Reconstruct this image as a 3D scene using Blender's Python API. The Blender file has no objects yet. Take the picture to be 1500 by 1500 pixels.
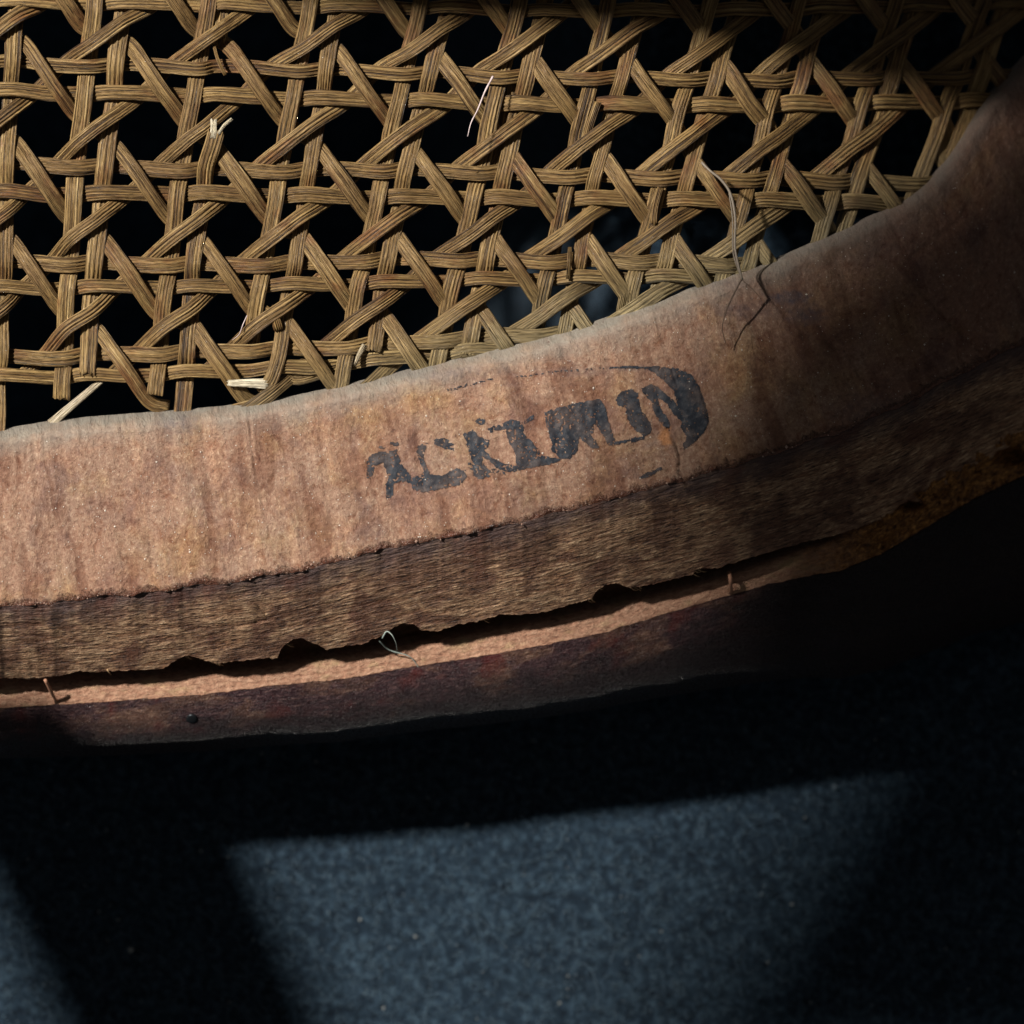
import bpy, math, random
import numpy as np
from mathutils import Vector, noise

# ------------------------------------------------------------------ units
# every measure below is in tenths of a millimetre; S turns it into metres
S = 1e-4
D = 6000.0                      # camera height above the underside of the rail
scene = bpy.context.scene
COL = scene.collection
random.seed(4)
R = random.Random(11)

def W(x, y, z):                 # plan position of a measured point at height z
    k = (D - z) / D
    return ((x - 750) * k * S, (750 - y) * k * S, z * S)
def RAW(x, y, z):
    return ((x - 750) * S, (750 - y) * S, z * S)

# ------------------------------------------------------------------ camera
cam = bpy.data.cameras.new("camera"); camo = bpy.data.objects.new("camera", cam)
COL.objects.link(camo); scene.camera = camo
camo.location = (0, 0, D * S); camo.rotation_euler = (0, 0, 0)
cam.sensor_width = 36; cam.lens = 36 * D / 1500.0
cam.clip_start = 0.01; cam.clip_end = 20
cam.dof.use_dof = True; cam.dof.focus_distance = (D + 30) * S; cam.dof.aperture_fstop = 13.0

# ------------------------------------------------------------------ light
world = bpy.data.worlds.new("World"); scene.world = world; world.use_nodes = True
bg = world.node_tree.nodes["Background"]
bg.inputs[0].default_value = (0.90, 0.88, 0.86, 1); bg.inputs[1].default_value = 0.068

LAMP = (-5650, -3880, 8485)
ld = bpy.data.lights.new("lamp", 'AREA'); lo = bpy.data.objects.new("lamp", ld)
COL.objects.link(lo); lo.location = RAW(*LAMP)
ld.shape = 'DISK'; ld.size = 0.065; ld.energy = 27.5; ld.color = (1.0, 0.95, 0.87)
lo.rotation_euler = (Vector(RAW(750, 700, 0)) - Vector(RAW(*LAMP))).to_track_quat('-Z', 'Y').to_euler()
scene.view_settings.view_transform = 'Standard'; scene.view_settings.look = 'None'
scene.view_settings.exposure = 0.0; scene.view_settings.gamma = 1.0

# ------------------------------------------------------------------ helpers
def mesh_obj(name, verts, faces, mats, parent=None, uvs=None, midx=None, smooth=True, kind=None):
    me = bpy.data.meshes.new(name)
    me.from_pydata(verts, [], faces)
    for m in (mats if isinstance(mats, (list, tuple)) else [mats]): me.materials.append(m)
    if midx is not None: me.polygons.foreach_set("material_index", midx)
    if smooth: me.polygons.foreach_set("use_smooth", [True] * len(me.polygons))
    if uvs is not None:
        uvl = me.uv_layers.new(name="UVMap")
        li = np.empty(len(me.loops), dtype=np.int32); me.loops.foreach_get("vertex_index", li)
        uvl.data.foreach_set("uv", np.asarray(uvs, dtype=np.float32)[li].ravel())
    me.update()
    o = bpy.data.objects.new(name, me); COL.objects.link(o)
    if parent: o.parent = parent
    if kind: o["kind"] = kind
    return o

def n3(x, y, z=0.0, s=1.0): return noise.noise(Vector((x / s, y / s, z)))
def sst(a, b, x):
    t = min(1.0, max(0.0, (x - a) / (b - a))); return t * t * (3 - 2 * t)
def pinterp(pts):
    xs = [p[0] for p in pts]; ys = [p[1] for p in pts]
    def f(x):
        if x < xs[0]: return ys[0] + (x - xs[0]) * (ys[1] - ys[0]) / (xs[1] - xs[0])
        if x > xs[-1]: return ys[-1] + (x - xs[-1]) * (ys[-1] - ys[-2]) / (xs[-1] - xs[-2])
        return float(np.interp(x, xs, ys))
    return f
def catmull(P, step):
    P = [np.array(p, dtype=float) for p in P]
    P = [2 * P[0] - P[1]] + P + [2 * P[-1] - P[-2]]
    out = []
    for i in range(1, len(P) - 2):
        a, b, c, d = P[i - 1], P[i], P[i + 1], P[i + 2]
        n = max(1, int(np.linalg.norm((c - b)[:2]) / step))
        for j in range(n):
            t = j / n
            out.append(0.5 * ((2 * b) + (c - a) * t + (2 * a - 5 * b + 4 * c - d) * t * t + (3 * b - a - 3 * c + d) * t ** 3))
    out.append(P[-2]); return out

# ------------------------------------------------------------------ materials
class M:
    def __init__(s, name):
        s.m = bpy.data.materials.new(name); s.m.use_nodes = True
        s.t = s.m.node_tree; s.n = s.t.nodes; s.b = s.n["Principled BSDF"]
        s.uv = s.n.new("ShaderNodeUVMap").outputs[0]
    def link(s, a, b): s.t.links.new(a, b)
    def coord(s, scale, src=None, loc=(0, 0, 0)):
        mp = s.n.new("ShaderNodeMapping"); mp.inputs["Scale"].default_value = scale; mp.inputs["Location"].default_value = loc
        s.link(src or s.uv, mp.inputs[0]); return mp.outputs[0]
    def obj(s):
        return s.n.new("ShaderNodeTexCoord").outputs["Object"]
    def noise(s, vec, scale=1, detail=3, rough=0.6, dist=0.0):
        t = s.n.new("ShaderNodeTexNoise"); t.inputs["Scale"].default_value = scale
        t.inputs["Detail"].default_value = detail; t.inputs["Roughness"].default_value = rough; t.inputs["Distortion"].default_value = dist
        s.link(vec, t.inputs["Vector"]); return t.outputs["Fac"]
    def ramp(s, fac, stops, interp='LINEAR'):
        r = s.n.new("ShaderNodeValToRGB"); r.color_ramp.interpolation = interp
        e = r.color_ramp.elements
        while len(e) < len(stops): e.new(0.5)
        for i, (p, c) in enumerate(stops):
            e[i].position = p; e[i].color = (c if hasattr(c, '__len__') else (c, c, c)) + (1,) if not hasattr(c, '__len__') or len(c) == 3 else c
        s.link(fac, r.inputs[0]); return r.outputs[0]
    def mix(s, fac, a, b, mode='MIX'):
        m = s.n.new("ShaderNodeMix"); m.data_type = 'RGBA'; m.blend_type = mode
        for v, i in ((fac, 0), (a, 6), (b, 7)):
            if hasattr(v, 'is_output'): s.link(v, m.inputs[i])
            elif i == 0: m.inputs[0].default_value = v
            else: m.inputs[i].default_value = tuple(v) + (1,)
        return m.outputs[2]
    def math(s, op, a, b=0.0, c=None):
        m = s.n.new("ShaderNodeMath"); m.operation = op
        for v, i in ((a, 0), (b, 1), (c, 2)):
            if v is None: continue
            if hasattr(v, 'is_output'): s.link(v, m.inputs[i])
            else: m.inputs[i].default_value = v
        return m.outputs[0]
    def sep(s, src):
        x = s.n.new("ShaderNodeSeparateXYZ"); s.link(src, x.inputs[0]); return x.outputs
    def bump(s, h, dist, strength=1.0, prev=None):
        b = s.n.new("ShaderNodeBump"); b.inputs["Distance"].default_value = dist * S; b.inputs["Strength"].default_value = strength
        s.link(h, b.inputs["Height"])
        if prev: s.link(prev, b.inputs["Normal"])
        return b.outputs[0]
    def fin(s, col, rough, nrm=None, spec=0.5, coat=0.0):
        if hasattr(col, 'is_output'): s.link(col, s.b.inputs["Base Color"])
        else: s.b.inputs["Base Color"].default_value = tuple(col) + (1,)
        if hasattr(rough, 'is_output'): s.link(rough, s.b.inputs["Roughness"])
        else: s.b.inputs["Roughness"].default_value = rough
        s.b.inputs["Specular IOR Level"].default_value = spec
        s.b.inputs["Coat Weight"].default_value = coat; s.b.inputs["Coat Roughness"].default_value = 0.35
        if nrm: s.link(nrm, s.b.inputs["Normal"])
        return s.m

# UV is in units of 100 (one UV unit = 1 cm of wood)
def mat_face():
    m = M("bare_underside_wood")
    across = m.noise(m.coord((2.4, 0.5, 1)), 1, 3, 0.5, 0.6)
    fine = m.noise(m.coord((17, 14, 1)), 1, 6, 0.8)
    blotch = m.noise(m.coord((1.0, 1.2, 1)), 1, 4, 0.65, 0.6)
    purp = m.noise(m.coord((1.3, 1.1, 1), loc=(7.3, 2.2, 0)), 1, 5, 0.7, 0.4)
    yel = m.noise(m.coord((0.9, 0.8, 1), loc=(1.3, 9.2, 0)), 1, 4, 0.65, 0.4)
    c = m.ramp(fine, [(0.32, (0.165, 0.085, 0.056)), (0.44, (0.315, 0.188, 0.130)), (0.56, (0.390, 0.252, 0.176)), (0.68, (0.64, 0.49, 0.38))])
    c = m.mix(m.ramp(blotch, [(0.35, 0.0), (0.62, 0.75)]), c, m.mix(1.0, c, (1.0, 0.84, 0.76), 'MULTIPLY'))
    c = m.mix(m.ramp(yel, [(0.50, 0.0), (0.68, 0.75)]), c, m.mix(1.0, c, (1.0, 1.0, 0.72), 'MULTIPLY'))
    c = m.mix(m.ramp(across, [(0.38, 0.95), (0.46, 0.0)]), c, m.mix(1.0, c, (0.68, 0.58, 0.54), 'MULTIPLY'))
    c = m.mix(m.ramp(across, [(0.57, 0.0), (0.64, 0.6)]), c, m.mix(1.0, c, (1.28, 1.25, 1.18), 'MULTIPLY'))
    c = m.mix(m.ramp(purp, [(0.52, 0.0), (0.66, 0.8)]), c, m.mix(1.0, c, (0.55, 0.50, 0.58), 'MULTIPLY'))
    mot = m.noise(m.coord((5.5, 4.6, 1), loc=(2, 6, 0)), 1, 5, 0.72, 0.3)
    c = m.mix(m.ramp(mot, [(0.33, 0.9), (0.47, 0.0)]), c, m.mix(1.0, c, (0.64, 0.47, 0.38), 'MULTIPLY'))
    c = m.mix(m.ramp(mot, [(0.55, 0.0), (0.68, 0.6)]), c, m.mix(1.0, c, (1.30, 1.30, 1.22), 'MULTIPLY'))
    # grey dust along the inner lip, wood darker towards the right end
    s = m.sep(m.uv)
    dn = m.noise(m.coord((1.6, 2.5, 1)), 1, 4, 0.7)
    lip = m.math('ADD', s[1], m.math('MULTIPLY', m.math('SUBTRACT', dn, 0.5), 0.75))
    lipf = m.ramp(lip, [(0.03, 1.0), (0.20, 0.6), (0.50, 0.0)])
    c = m.mix(lipf, c, m.mix(fine, (0.19, 0.16, 0.13), (0.42, 0.38, 0.32)))
    ed = m.ramp(m.math('ADD', s[0], m.math('MULTIPLY', m.math('SUBTRACT', blotch, 0.5), 4.0)), [(0.0, 0.0), (1.0, 1.0)])
    rt = m.n.new("ShaderNodeMapRange"); rt.inputs[1].default_value = 11.2; rt.inputs[2].default_value = 14.0; m.link(m.math('ADD', s[0], m.math('MULTIPLY', m.math('SUBTRACT', blotch, 0.5), 4.0)), rt.inputs[0])
    c = m.mix(m.math('MULTIPLY', rt.outputs[0], 0.75), c, m.mix(1.0, c, (0.50, 0.42, 0.42), 'MULTIPLY'))
    saw0 = m.noise(m.coord((4.0, 0.22, 1), loc=(0, 4, 0)), 1, 2, 0.4, 0.2)
    c = m.mix(m.ramp(saw0, [(0.34, 0.3), (0.40, 0.0)]), c, m.mix(1.0, c, (0.70, 0.60, 0.55), 'MULTIPLY'))
    c = m.mix(m.ramp(saw0, [(0.60, 0.0), (0.68, 0.3)]), c, m.mix(1.0, c, (1.25, 1.25, 1.2), 'MULTIPLY'))
    pits = m.noise(m.coord((9, 7, 1), loc=(3, 3, 0)), 1, 3, 0.7)
    c = m.mix(m.ramp(pits, [(0.27, 0.8), (0.37, 0.0)]), c, (0.12, 0.06, 0.045))
    # painted-in soot of the cracks
    at = m.n.new("ShaderNodeAttribute"); at.attribute_name = "crack"
    c = m.mix(m.math('MULTIPLY', at.outputs["Fac"], m.ramp(pits, [(0.35, 0.8), (0.6, 0.15)])), c, (0.05, 0.028, 0.02))
    at2 = m.n.new("ShaderNodeAttribute"); at2.attribute_name = "wound"
    c = m.mix(at2.outputs["Fac"], c, m.mix(fine, (0.25, 0.09, 0.03), (0.75, 0.36, 0.16)))
    at3 = m.n.new("ShaderNodeAttribute"); at3.attribute_name = "stain"
    c = m.mix(m.math('MULTIPLY', at3.outputs["Fac"], m.ramp(fine, [(0.3, 1.0), (0.7, 0.35)])), c, (0.085, 0.075, 0.095))
    at4 = m.n.new("ShaderNodeAttribute"); at4.attribute_name = "rim"
    rimf = m.ramp(m.math('ADD', at4.outputs["Fac"], m.math('MULTIPLY', m.math('SUBTRACT', mot, 0.5), 1.6)), [(0.58, 0.0), (0.88, 0.85)])
    c = m.mix(rimf, c, m.mix(fine, (0.035, 0.012, 0.010), (0.22, 0.085, 0.055)))
    b1 = m.bump(m.noise(m.coord((45, 38, 1)), 1, 3, 0.8), 1.7)
    b2 = m.bump(across, 7.0, 1.0, b1)
    b2 = m.bump(mot, 5.0, 1.0, b2)
    saw = m.noise(m.coord((4.0, 0.22, 1), loc=(0, 4, 0)), 1, 2, 0.4, 0.2)
    sm = m.ramp(m.noise(m.coord((0.5, 0.7, 1), loc=(2, 2, 0)), 1, 3, 0.6), [(0.45, 0.0), (0.60, 1.0)])
    b2 = m.bump(m.math('MULTIPLY', saw, sm), 3.0, 1.0, b2)
    b3 = m.bump(fine, 2.2, 1.0, b2)
    rg = m.ramp(m.noise(m.coord((60, 60, 1)), 1, 2, 0.6), [(0.32, 0.22), (0.48, 0.75)])
    rg = m.mix(rimf, rg, (0.14, 0.14, 0.14)); b3 = m.bump(m.math('MULTIPLY', rimf, m.noise(m.coord((7, 10, 1)), 1, 2, 0.5)), 9.0, 1.0, b3)
    return m.fin(c, rg, b3, 0.5)

def mat_bevel():
    m = M("weathered_side_wood")
    grain = m.noise(m.coord((6.0, 42, 1)), 1, 3, 0.6, 0.0)
    speck = m.noise(m.coord((16, 24, 1), loc=(2, 2, 0)), 1, 4, 0.75)
    grain2 = m.noise(m.coord((2.0, 12, 1), loc=(4, 1, 0)), 1, 4, 0.65, 0.4)
    blotch = m.noise(m.coord((1.1, 1.6, 1), loc=(5, 5, 0)), 1, 4, 0.65, 0.5)
    c = m.ramp(grain, [(0.35, (0.055, 0.024, 0.014)), (0.42, (0.31, 0.178, 0.100)), (0.58, (0.50, 0.315, 0.185)), (0.67, (0.80, 0.58, 0.37))])
    c = m.mix(m.ramp(speck, [(0.36, 0.7), (0.50, 0.0)]), c, m.mix(1.0, c, (0.50, 0.42, 0.38), 'MULTIPLY'))
    c = m.mix(m.ramp(speck, [(0.56, 0.0), (0.68, 0.6)]), c, m.mix(1.0, c, (1.55, 1.5, 1.45), 'MULTIPLY'))
    c = m.mix(m.ramp(grain2, [(0.38, 0.8), (0.56, 0.0)]), c, m.mix(1.0, c, (0.55, 0.40, 0.33), 'MULTIPLY'))
    c = m.mix(m.ramp(blotch, [(0.46, 0.0), (0.56, 0.9)]), c, m.mix(1.0, c, (0.42, 0.34, 0.34), 'MULTIPLY'))
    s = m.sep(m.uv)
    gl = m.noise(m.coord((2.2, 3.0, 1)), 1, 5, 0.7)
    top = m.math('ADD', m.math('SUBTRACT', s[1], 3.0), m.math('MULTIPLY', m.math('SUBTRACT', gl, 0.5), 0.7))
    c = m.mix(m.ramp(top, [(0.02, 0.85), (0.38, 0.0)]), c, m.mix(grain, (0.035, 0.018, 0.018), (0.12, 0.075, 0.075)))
    red = m.noise(m.coord((1.7, 1.5, 1), loc=(2.5, 8, 0)), 1, 3, 0.6)
    c = m.mix(m.ramp(red, [(0.56, 0.0), (0.66, 0.6)]), c, (0.11, 0.035, 0.02))
    b1 = m.bump(grain, 3.5)
    b1 = m.bump(speck, 3.0, 1.0, b1)
    b2 = m.bump(grain2, 8.0, 1.0, b1)
    rg = m.ramp(m.noise(m.coord((40, 60, 1)), 1, 2, 0.6), [(0.3, 0.22), (0.47, 0.7)])
    return m.fin(c, rg, b2, 0.5)

def mat_ledge():
    m = M("freshly_split_wood")
    f = m.noise(m.coord((9, 22, 1)), 1, 5, 0.7, 0.4)
    bl = m.noise(m.coord((1.6, 3.0, 1)), 1, 4, 0.7)
    c = m.ramp(f, [(0.28, (0.22, 0.095, 0.055)), (0.46, (0.47, 0.245, 0.155)), (0.62, (0.62, 0.37, 0.245))])
    c = m.mix(m.ramp(bl, [(0.54, 0.0), (0.70, 0.8)]), c, (0.60, 0.43, 0.23))
    s = m.sep(m.uv)
    rt = m.n.new("ShaderNodeMapRange"); rt.inputs[1].default_value = 11.3; rt.inputs[2].default_value = 12.8; m.link(s[0], rt.inputs[0])
    rag = m.noise(m.coord((7, 12, 1)), 1, 6, 0.8, 1.2)
    c = m.mix(rt.outputs[0], c, m.ramp(rag, [(0.34, (0.03, 0.012, 0.006)), (0.5, (0.30, 0.13, 0.035)), (0.68, (0.85, 0.42, 0.12))]))
    # hair cracks running across at a slant
    rot = m.n.new("ShaderNodeMapping"); rot.inputs["Rotation"].default_value = (0, 0, 0.95); rot.inputs["Scale"].default_value = (0.9, 7.0, 1); m.link(m.uv, rot.inputs[0])
    ck = m.noise(rot.outputs[0], 1, 2, 0.5, 0.3)
    ckf = m.ramp(ck, [(0.483, 0.0), (0.5, 1.0), (0.517, 0.0)])
    ckm = m.ramp(m.noise(m.coord((1.4, 1.4, 1), loc=(3, 3, 3)), 1, 2, 0.5), [(0.56, 0.0), (0.60, 0.8)])
    c = m.mix(m.math('MULTIPLY', ckf, ckm), c, (0.09, 0.035, 0.02))
    b = m.bump(f, 8.0); b = m.bump(m.noise(m.coord((40, 40, 1)), 1, 3, 0.7), 2.5, 1.0, b)
    return m.fin(c, 0.65, b, 0.4)

def mat_moulding():
    m = M("dark_varnished_wood")
    g = m.noise(m.coord((6.0, 34, 1)), 1, 5, 0.75, 0.3)
    bl = m.noise(m.coord((0.9, 2.0, 1), loc=(3, 0, 0)), 1, 4, 0.65, 0.5)
    c = m.ramp(g, [(0.35, (0.016, 0.006, 0.009)), (0.52, (0.058, 0.024, 0.030)), (0.64, (0.26, 0.15, 0.14))])
    c = m.mix(m.ramp(bl, [(0.48, 0.0), (0.60, 0.7)]), c, m.ramp(g, [(0.35, (0.08, 0.03, 0.018)), (0.52, (0.22, 0.11, 0.07)), (0.66, (0.42, 0.28, 0.18))]))
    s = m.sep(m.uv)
    low_shade = m.math('ADD', m.math('SUBTRACT', s[1], 7.0), m.math('MULTIPLY', m.math('SUBTRACT', m.noise(m.coord((1.2, 3.0, 1), loc=(1, 1, 0)), 1, 5, 0.7), 0.5), 1.6))
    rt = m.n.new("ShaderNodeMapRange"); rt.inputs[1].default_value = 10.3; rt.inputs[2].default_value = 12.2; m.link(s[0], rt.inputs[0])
    low_shade = m.math('ADD', low_shade, rt.outputs[0])
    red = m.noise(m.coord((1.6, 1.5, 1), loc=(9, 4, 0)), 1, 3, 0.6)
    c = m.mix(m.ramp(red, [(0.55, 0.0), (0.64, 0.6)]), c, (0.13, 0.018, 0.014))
    c = m.mix(m.ramp(low_shade, [(0.10, 0.1), (0.66, 0.95)]), c, (0.012, 0.006, 0.008))  # shade painted over the varnish: near-black towards bottom and right end
    b = m.bump(g, 7.0); b = m.bump(m.noise(m.coord((14, 30, 1)), 1, 3, 0.7), 4.0, 1.0, b)
    rg = m.ramp(m.noise(m.coord((20, 40, 1)), 1, 2, 0.6), [(0.35, 0.14), (0.55, 0.4)])
    b = m.bump(m.noise(m.coord((30, 50, 1)), 1, 2, 0.6), 3.5, 1.0, b)
    return m.fin(c, rg, b, 0.42, 0.0)

def mat_cane(name, pale=0.0):
    m = M(name)
    oi = m.n.new("ShaderNodeObjectInfo").outputs["Random"]
    ox = m.n.new("ShaderNodeCombineXYZ"); m.link(m.math('MULTIPLY', oi, 37.0), ox.inputs[0]); m.link(m.math('MULTIPLY', oi, 91.0), ox.inputs[1])
    va = m.n.new("ShaderNodeVectorMath"); va.operation = 'ADD'; m.link(m.uv, va.inputs[0]); m.link(ox.outputs[0], va.inputs[1]); src = va.outputs[0]
    st = m.noise(m.coord((30, 0.07, 1), src), 1, 3, 0.65, 0.0)      # u across, v along
    st2 = m.noise(m.coord((44, 1.1, 1), src), 1, 3, 0.7)
    bl = m.noise(m.coord((1.6, 1.1, 1), src, (3, 3, 0)), 1, 4, 0.65)
    rd = m.noise(m.coord((1.8, 0.9, 1), src, (8, 1, 0)), 1, 4, 0.7)
    c = m.ramp(st, [(0.36, (0.055, 0.028, 0.010)), (0.43, (0.24, 0.143, 0.050)), (0.56, (0.375, 0.245, 0.092)), (0.70, (0.60, 0.43, 0.20))])
    c = m.mix(m.ramp(st2, [(0.36, 0.85), (0.50, 0.0)]), c, m.mix(1.0, c, (0.42, 0.36, 0.30), 'MULTIPLY'))
    c = m.mix(m.ramp(bl, [(0.42, 0.0), (0.64, 0.7)]), c, m.mix(1.0, c, (0.62, 0.56, 0.55), 'MULTIPLY'))
    c = m.mix(m.ramp(rd, [(0.53, 0.0), (0.66, 0.65)]), c, m.mix(1.0, c, (0.66, 0.36, 0.26), 'MULTIPLY'))
    # overall tone of one strand against the next
    c = m.mix(m.ramp(oi, [(0.0, 0.0), (1.0, 0.45)]), c, m.mix(1.0, c, (0.55, 0.48, 0.42), 'MULTIPLY'))
    if pale: c = m.mix(pale, c, (0.88, 0.80, 0.62))
    # grey-green dust next to the rail
    s = m.sep(m.obj())
    inn = m.noise(m.coord((120, 120, 120), m.obj()), 1, 3, 0.6)
    dist = m.math('ADD', m.math('ADD', s[1], m.math('MULTIPLY', s[0], -0.36)), m.math('MULTIPLY', m.math('SUBTRACT', inn, 0.5), 0.006))
    mr = m.n.new("ShaderNodeMapRange"); mr.inputs[1].default_value = 0.034; mr.inputs[2].default_value = 0.023; m.link(dist, mr.inputs[0])
    if not pale: c = m.mix(m.math('MULTIPLY', mr.outputs[0], 0.5), c, m.mix(st, (0.12, 0.11, 0.06), (0.38, 0.36, 0.22)))
    b = m.bump(st, 11.0); b = m.bump(st2, 5.0, 1.0, b)
    rg = m.ramp(m.noise(m.coord((40, 40, 1), src), 1, 2, 0.6), [(0.30, 0.25), (0.42, 0.62)])
    return m.fin(c, rg, b, 0.45)

def mat_cloth():
    m = M("blue_black_felt")
    o = m.obj()
    a = m.noise(m.coord((1 / 14e-4,) * 3, o), 1, 5, 0.75)
    b_ = m.noise(m.coord((1 / 90e-4,) * 3, o), 1, 3, 0.6)
    c = m.ramp(a, [(0.34, (0.005, 0.010, 0.017)), (0.5, (0.014, 0.028, 0.045)), (0.66, (0.046, 0.079, 0.112))])
    c3 = m.noise(m.coord((1 / 38e-4,) * 3, o), 1, 3, 0.6, 0.5)
    c = m.mix(m.ramp(c3, [(0.40, 0.7), (0.56, 0.0)]), c, m.mix(1.0, c, (0.80, 0.82, 0.86), 'MULTIPLY'))
    c = m.mix(m.ramp(b_, [(0.35, 0.5), (0.6, 0.0)]), c, m.mix(1.0, c, (0.72, 0.74, 0.76), 'MULTIPLY'))
    b = m.bump(a, 6.0)
    m.b.inputs["Sheen Weight"].default_value = 0.04
    return m.fin(c, 0.95, b, 0.15)

def mat_plain(name, col, rough=0.6, spec=0.4):
    m = M(name); f = m.noise(m.coord((1 / 8e-4,) * 3, m.obj()), 1, 3, 0.6)
    c = m.mix(f, tuple(v * 0.7 for v in col), tuple(min(1, v * 1.3) for v in col))
    return m.fin(c, rough, None, spec)

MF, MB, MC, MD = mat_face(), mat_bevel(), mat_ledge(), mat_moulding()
MCANE = mat_cane("aged_cane"); MPALE = mat_cane("pale_broken_cane", 0.92); MPALE2 = mat_cane("dull_broken_cane", 0.45)
MCLOTH = mat_cloth()

MINK = mat_plain("blue_black_ink", (0.030, 0.037, 0.050), 0.45, 0.5)
MSLIV = mat_plain("tan_sliver", (0.42, 0.28, 0.15), 0.6)
MBLOCK = mat_plain("brown_blocker_wood", (0.10, 0.05, 0.03), 0.5)  # for the added shadow blockers out of view

# ------------------------------------------------------------------ the cloth underneath
CZ = -500.0
def cloth_z(x, y):
    d = sst(1010, 760, y + 0.12 * (x - 300)) * (1 - 0.86 * sst(520, 1000, x)) * (1 - sst(1500, 2200, x)) * (1 - sst(-1500, -3000, y)) * sst(-2500, -1500, x)
    return CZ - 1100 * d + 7 * n3(x, y, 1.5, 420) + 1.6 * n3(x, y, 4.2, 34) + 1.0 * n3(x, y, 9.2, 13)
def grid(xs, ys, fz):
    v = [(x, y, fz(x, y)) for y in ys for x in xs]; nx = len(xs)
    f = [(j * nx + i, (j + 1) * nx + i, (j + 1) * nx + i + 1, j * nx + i + 1) for j in range(len(ys) - 1) for i in range(nx - 1)]
    return v, f
xs = [-9000, -6000, -3000, -1200, -500] + list(np.arange(-150, 1680, 6.0)) + [1900, 2600, 4500, 7000, 10000]
ys = [-9000, -6000, -3000, -1200, -500] + list(np.arange(-150, 1680, 6.0)) + [1900, 2600, 4500, 7000, 10000]
v, f = grid(xs, ys, cloth_z)
cl = mesh_obj("cloth", [RAW(*p) for p in v], f, MCLOTH, kind="structure")
cl["label"] = "dark blue-black felt cloth spread under the chair"

# ------------------------------------------------------------------ chair (upside down, seen from below)
chair = bpy.data.objects.new("cane_chair", None); COL.objects.link(chair); chair.location = (0, 0, 0)
chair["label"] = "overturned antique chair with woven cane seat, split wooden rail and worn ink stamp"
chair["category"] = "chair"

ST = [((-260, 662), (-265, 915)), ((-150, 648), (-145, 903)), ((0, 628), (12, 889)), ((100, 613), (125, 880)), ((250, 601), (285, 860)), ((362, 590), (405, 843)),
      ((450, 575), (500, 822)), ((550, 552), (610, 798)), ((650, 528), (715, 776)), ((750, 503), (820, 753)), ((850, 477), (925, 724)),
      ((950, 443), (1030, 697)), ((1050, 408), (1140, 664)), ((1130, 380), (1225, 634)), ((1200, 350), (1300, 605)), ((1270, 318), (1370, 568)),
      ((1335, 283), (1450, 528)), ((1385, 232), (1530, 490)), ((1443, 143), (1600, 440)), ((1500, 80), (1680, 390)), ((1570, 0), (1760, 330)), ((1650, -90), (1850, 270))]
dense = catmull([a + b for a, b in ST], 2.6)
y_in = pinterp([(d[0], d[1]) for d in dense])
ab_y = pinterp([(d[2], d[3]) for d in dense])
BL = [(-260, 1003), (-100, 999), (0, 993), (45, 995), (90, 990), (117, 982), (140, 985), (160, 983), (240, 980), (250, 972), (257, 967), (270, 961), (283, 961), (300, 967), (317, 972), (360, 967), (407, 963), (411, 952),
      (417, 945), (430, 936), (443, 934), (458, 942), (470, 946), (477, 952), (505, 946), (533, 943), (556, 932), (567, 928), (577, 918), (588, 914), (602, 913), (612, 918), (617, 923), (640, 925), (672, 914),
      (700, 910), (733, 900), (767, 900), (800, 896), (833, 886), (867, 877), (871, 869), (877, 863), (887, 857), (897, 854), (910, 856), (921, 861), (933, 860), (967, 853), (1013, 842), (1020, 836), (1027, 832), (1050, 833), (1062, 828),
      (1133, 807), (1183, 793), (1230, 783), (1273, 768), (1300, 758), (1318, 740), (1334, 733), (1350, 738), (1382, 724), (1442, 684), (1460, 662), (1486, 652), (1600, 600), (1850, 440)]
CDP = [(-260, 1052), (0, 1037), (167, 1027), (300, 1017), (400, 1004), (500, 995), (600, 977), (700, 962), (800, 944), (883, 927), (967, 901), (1050, 877), (1133, 854),
       (1187, 843), (1230, 836), (1295, 809), (1360, 770), (1425, 731), (1500, 696), (1600, 640), (1850, 490)]
SIL = [(-260, 70), (0, 74), (300, 84), (650, 98), (900, 112), (1000, 125), (1190, 150), (1500, 215), (1850, 300)]
BLS = [(-260, 1003), (0, 996), (150, 987), (360, 973), (505, 951), (640, 930), (830, 893), (967, 861), (1062, 836), (1133, 811), (1183, 794), (1230, 784), (1400, 722), (1850, 465)]
bl_s = pinterp(BLS)
bl_y, cd_y, sil_w = pinterp(BL), pinterp(CDP), pinterp(SIL)

def zdrop(x, y):
    q = x + 0.5 * (400 - y) - 1120
    return -0.42 * (q if q > 120 else (q + 120) ** 2 / 480 if q > -120 else 0)

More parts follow.
